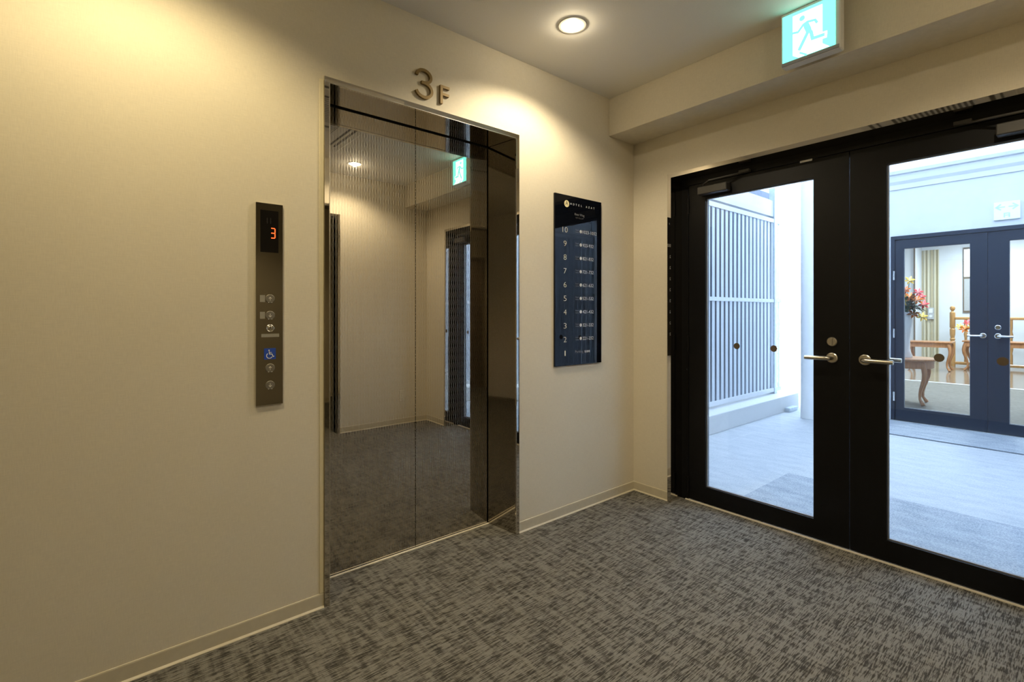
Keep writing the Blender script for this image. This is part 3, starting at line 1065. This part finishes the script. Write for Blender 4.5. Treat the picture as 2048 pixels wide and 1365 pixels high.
# ------------------------------------------------------------------ hall behind the far door
HX, HY0, HY1, HZ = 13.0, -4.2, 1.8, 3.0
struct(link('hall_floor', bm_prism([(XF + .12, HY0), (8.2, HY0), (8.2, .6), (6.4, .6), (6.4, .13), (XF + .12, .13)], XY, -.12, 0.0), 'hall_carpet'), 'tan carpet of the far hall')
struct(box('hall_wood_floor', 8.2, HX + .1, HY0, HY1, -0.12, 0.0, 'hall_wood_floor'), 'polished wood floor at the back of the far hall')
struct(box('floor_strip', 8.16, 8.24, HY0, .5, -.01, .004, 'white_paint'), 'pale strip between carpet and wood in the far hall')
struct(link('hall_ceiling', bm_prism([(XF + .02, HY0), (HX + .1, HY0), (HX + .1, HY1 + .1), (8.9, HY1 + .1), (8.9, .6), (6.4, .6), (6.4, .13), (XF + .02, .13)], XY, HZ, HZ + .1), 'white_paint'), 'white ceiling of the far hall')
struct(box('wall_hall_back', HX, HX + .1, HY0, HY1, 0, HZ, 'hall_wall'), 'pale back wall of the far hall')
struct(box('wall_hall_left', XF + .15, 6.5, .03, .13, 0, HZ, 'hall_wall'), 'pale left wall of the far hall by the navy door')
struct(box('wall_hall_jog', 6.4, 6.5, .13, .5, 0, HZ, 'hall_wall'), 'pale return wall in the far hall')
struct(box('wall_hall_middle', 6.4, 9.0, .5, .6, 0, HZ, 'hall_wall'), 'pale middle left wall of the far hall')
struct(box('wall_hall_corner', 8.9, 9.0, .6, HY1, 0, HZ, 'hall_wall'), 'pale corner wall of the far hall')
struct(box('wall_hall_end', 8.9, HX, HY1, HY1 + .1, 0, HZ, 'hall_wall'), 'pale left wall beside the striped panel')
struct(box('wall_hall_right', XF + .15, HX, HY0 - .1, HY0, 0, HZ, 'hall_wall'), 'pale right wall of the far hall')
struct(box('wall_hall_side', 12.2, HX, 0.86, HY1, 0, HZ, 'hall_wall'), 'pale projecting wall left of the striped panel')
# striped recess panel with plate
cp = thing('striped_panel', (12.98, .69, 0), 'tall beige striped curtain panel in the far hall', 'curtain panel')
nfold = 40
pts = [(HX - .02 - .012 * math.sin(i * PI / 4), .53 + (.86 - .53) * i / nfold) for i in range(nfold + 1)]
link('curtain', bm_prism(pts + [(HX - .001, .86), (HX - .001, .53)], XY, 0.02, 2.75), 'striped_curtain', cp)
box('edge_strip', 12.17, 12.2, .835, .862, 0, 2.85, 'brown_door', cp)
wp = thing('wall_plate', (12.9, .68, 1.0), 'small grey control plate on the striped panel', 'control plate')
box('plate', 12.93, 12.965, .615, .735, 1.03, 1.32, 'nameplate_grey', wp, .004)
box('plate_window', 12.924, 12.931, .64, .71, 1.19, 1.29, 'vase_white', wp)
lathe('plate_knob', [(.03, .004), (.03, -.006), (.0001, -.006)], (12.93, .675, 1.11), 'vase_white', wp, 'X', 20)
# bright hall window
w1 = thing('window_1', (12.98, 0.0, 1.8), 'narrow bright window on the back wall of the far hall', kind='structure')
box('window_frame', HX - .03, HX, -.16, .09, 1.2, 2.75, 'brown_door', w1)
emit('window_glow', (0.85, 0.93, 1.0), 3.0)
box('window_pane', HX - .035, HX - .029, -.14, .07, 2.05, 2.70, 'window_glow', w1)
box('window_pane', HX - .035, HX - .029, -.14, .07, 1.24, 2.0, 'nameplate_grey', w1)


def cabriole(p_top, p_bot, out, r0, mat, parent, name='leg'):
    t, b = Vector(p_top), Vector(p_bot)
    o = Vector(out).normalized()
    path, rad = [], []
    for i in range(9):
        s = i / 8
        p = t.lerp(b, s) + o * (math.sin(s * PI * 1.9) * .035 + (.03 if s > .93 else 0) * s)
        path.append(p)
        rad.append(r0 * (1.0 - .55 * min(1, s * 1.25)) if s < .93 else r0 * .7)
    return tube(name, path, rad, mat, parent, 8)


def side_table(cx, cy, L, Wd, h, label, rz=0.0, name='side_table', apron_d=.09, group=None):
    t = thing(name, (cx, cy, 0), label, 'table', group)
    ca, sa = math.cos(rz), math.sin(rz)

    def wpt(a, b, z):
        return Vector((cx + a * ca - b * sa, cy + a * sa + b * ca, z))
    fr = lambda a, b, d: wpt(a, b, d)
    top = bm_prism([(-Wd / 2, -L / 2), (Wd / 2, -L / 2), (Wd / 2, L / 2), (-Wd / 2, L / 2)], fr, h - .03, h)
    bmesh.ops.bevel(top, geom=list(top.edges), offset=.008, segments=1, affect='EDGES')
    link('tabletop', top, 'cherry_wood', t)
    link('apron', bm_prism([(-Wd / 2 + .03, -L / 2 + .04), (Wd / 2 - .03, -L / 2 + .04), (Wd / 2 - .03, L / 2 - .04), (-Wd / 2 + .03, L / 2 - .04)], fr, h - .03 - apron_d, h - .031), 'cherry_wood', t)
    for a in (-1, 1):
        for b in (-1, 1):
            p0 = wpt(a * (Wd / 2 - .05), b * (L / 2 - .06), h - .05)
            p1 = wpt(a * (Wd / 2 - .04), b * (L / 2 - .05), .012)
            cabriole(p0, p1, (p0 - Vector((cx, cy, h - .05))).to_2d().to_3d(), .036, 'cherry_wood', t)
    return t


side_table(10.55, .27, .72, .50, .60, 'small cherry wood table with curved legs before the striped panel', .05)
side_table(11.1, -1.05, 1.75, .48, .62, 'long cherry wood console table under the wooden stair rail', .0, 'console_table')
# half round table close behind the far door
rt = thing('round_table', (5.42, -0.36, 0), 'round pale wood table on curved legs just behind the far navy door', 'table')
lathe('tabletop', [(.30, .575), (.335, .580), (.34, .592), (.335, .603), (.0001, .605)], (5.42, -.36, 0), 'cherry_wood', rt, 'Z', 40)
lathe('apron', [(.285, .48), (.29, .485), (.29, .575), (.0001, .575)], (5.42, -.36, 0), 'cherry_wood', rt, 'Z', 40)
for a in (-40, 50, 140, 230):
    dx, dy = math.cos(math.radians(a)), math.sin(math.radians(a))
    cabriole((5.42 + .27 * dx, -.36 + .27 * dy, .55), (5.42 + .26 * dx, -.36 + .26 * dy, .014), (dx, dy, 0), .034, 'cherry_wood', rt)


def petal_flower(c, r, facing, mat, parent, name='blossom'):
    """six-petalled open lily"""
    c = Vector(c)
    f = Vector(facing).normalized()
    u = f.orthogonal().normalized()
    v = f.cross(u)
    bm = bmesh.new()
    ctr = [bm.verts.new(c - f * r * .25), bm.verts.new(c - f * r * .15)]
    for k in range(6):
        a = 2 * PI * k / 6
        d = u * math.cos(a) + v * math.sin(a)
        s = f.cross(d)
        p1 = bm.verts.new(c + d * r * .5 + s * r * .22 + f * r * .10)
        p2 = bm.verts.new(c + d * r * .5 - s * r * .22 + f * r * .10)
        p3 = bm.verts.new(c + d * r + f * r * .02)
        bm.faces.new((ctr[0], p1, p3, p2))
    bmesh.ops.solidify(bm, geom=list(bm.faces), thickness=.004)
    return link(name, bm, mat, parent, smooth=True)


def leaf_blade(p0, p1, w, mat, parent, droop=.05):
    p0, p1 = Vector(p0), Vector(p1)
    d = (p1 - p0)
    s = d.cross(Vector((0, 0, 1)))
    s = s.normalized() if s.length > 1e-4 else Vector((1, 0, 0))
    bm = bmesh.new()
    rows = []
    for i in range(5):
        t = i / 4
        c = p0.lerp(p1, t) + Vector((0, 0, droop * math.sin(t * PI) - droop * .5 * t * t))
        ww = w * math.sin(PI * (0.12 + .86 * t)) * .5
        rows.append((bm.verts.new(c - s * ww), bm.verts.new(c + s * ww)))
    for a, b in zip(rows[:-1], rows[1:]):
        bm.faces.new((a[0], a[1], b[1], b[0]))
    bmesh.ops.solidify(bm, geom=list(bm.faces), thickness=.003)
    return link('leaf', bm, mat, parent, smooth=True)


def bouquet(c, size, label, vase_prof, n_leaf, blooms, leafmat='leaf_green'):
    t = thing('flower_arrangement', c, label, 'flowers')
    cv = Vector(c)
    lathe('vase', vase_prof, cv, 'vase_white', t, 'Z', 24)
    top = cv + Vector((0, 0, vase_prof[-1][1] if len(vase_prof) else 0))
    for i in range(n_leaf):
        a = random.uniform(0, 2 * PI)
        e = random.uniform(.05, .95)
        ln = size * random.uniform(.55, 1.0)
        leaf_blade(top, top + Vector((math.cos(a) * ln * (1 - .5 * e), math.sin(a) * ln * (1 - .5 * e), ln * e)), size * .17, leafmat, t)
    for (off, r, mat) in blooms:
        p = top + Vector(off)
        tube('stem', [top - Vector((0, 0, .02)), top.lerp(p, .5) + Vector((0, 0, .02)), p - Vector((0, 0, r * .2))], .004, leafmat, t, 5)
        petal_flower(p, r, Vector((-1, off[1] * 1.5 - .2, .35 + off[2] * .3)), mat, t)
    return t


TALLV = [(.07, 0.0), (.075, .02), (.045, .10), (.05, .30), (.075, .48), (.06, .55), (.075, .60)]
B1 = [((-.05, -.02, .10), .085, 'petal_orange'), ((-.04, -.13, .16), .075, 'petal_orange'), ((-.02, -.19, .10), .07, 'petal_pink'), ((0, -.13, .26), .065, 'petal_pink'),
      ((-.05, -.09, -.02), .075, 'petal_orange'), ((-.05, -.18, -.06), .07, 'petal_yellow'), ((-.05, .04, .20), .09, 'petal_yellow'), ((0, -.04, .42), .07, 'petal_yellow'),
      ((-.02, .08, .36), .07, 'petal_yellow'), ((-.10, .02, .14), .08, 'petal_yellow'), ((-.09, -.06, .20), .07, 'petal_orange'), ((-.11, .08, .04), .08, 'petal_orange'), ((-.08, -.02, .30), .06, 'petal_orange'), ((.02, -.16, .20), .06, 'petal_pink'), ((-.05, .13, .08), .08, 'petal_pink'), ((0, .18, .2), .075, 'petal_orange'), ((-.03, .02, .27), .07, 'petal_pink')]
bouquet((5.42, -.36, .605), .30, 'tall white vase of yellow orange and red lilies on the round table', TALLV, 90, B1)
LOWV = [(.05, 0.0), (.06, .02), (.085, .10), (.05, .16), (.06, .19)]
B2 = [((-.06, -.10, .06), .09, 'petal_orange'), ((-.05, .05, .10), .09, 'petal_yellow'), ((-.08, .16, .05), .10, 'petal_orange'), ((-.04, -.2, .12), .09, 'petal_pink'), ((-.03, .0, .2), .09, 'petal_yellow'),
      ((-.05, .24, .10), .08, 'petal_yellow'), ((0, -.28, .08), .08, 'petal_yellow'), ((-.03, .12, .18), .08, 'petal_pink')]
bouquet((11.05, -.36, .62), .30, 'low bouquet of mixed blossoms on the console table', LOWV, 26, B2)

# wooden stair rail
ra = thing('stair_railing', (11.9, .12, 0), 'turned oak stair railing with ball topped newel post', 'railing')
lathe('newel_post', [(.05, 0), (.05, .55), (.035, .57), (.05, .60), (.035, .63), (.048, .70), (.05, .82), (.036, .84), (.05, .87), (.05, 1.20), (.03, 1.215), (.02, 1.235), (.04, 1.26), (.05, 1.295), (.04, 1.33), (.012, 1.347)], (11.9, .12, 0), 'oak_rail', ra, 'Z', 20)
box('handrail', 11.86, 11.94, -3.6, .08, 1.04, 1.10, 'oak_rail', ra, .015, 2)
box('base_rail', 11.86, 11.94, -3.6, .08, .04, .10, 'oak_rail', ra, .01)
bal0 = None
for i in range(15):
    y = -.10 - i * .235
    if bal0 is None:
        bal0 = lathe('baluster', [(.028, .10), (.028, .30), (.02, .33), (.034, .42), (.022, .62), (.034, .72), (.02, .80), (.028, .86), (.028, 1.04)], (11.9, y, 0), 'oak_rail', ra, 'Z', 12)
    else:
        c = bal0.copy()
        COL.objects.link(c)
        c.location.y -= i * .235
# unseen light panels added to brighten the far hall
for i, (x, y) in enumerate(((6.4, -.9), (9.2, -.6), (11.6, -.6))):
    t = thing('hall_fill_panel', (x, y, HZ), ['added unseen fill light panel near the far door', 'added unseen fill light panel over the hall carpet', 'added unseen fill light panel over the wood floor'][i], 'ceiling light', 'added hall fill lights')
    box('frame', x - .32, x + .32, y - .32, y + .32, HZ - .03, HZ, 'housing_white', t, .004)
    box('diffuser', x - .29, x + .29, y - .29, y + .29, HZ - .034, HZ - .029, 'hall_fill_glow', t)
    ld = bpy.data.lights.new('hall_fill', 'AREA')
    ld.energy = HALL_W
    ld.size = .56
    ld.color = (0.84, 0.93, 1.0)
    lo = bpy.data.objects.new('hall_fill', ld)
    COL.objects.link(lo)
    lo.parent = t
    lo.location = (0, 0, -.04)
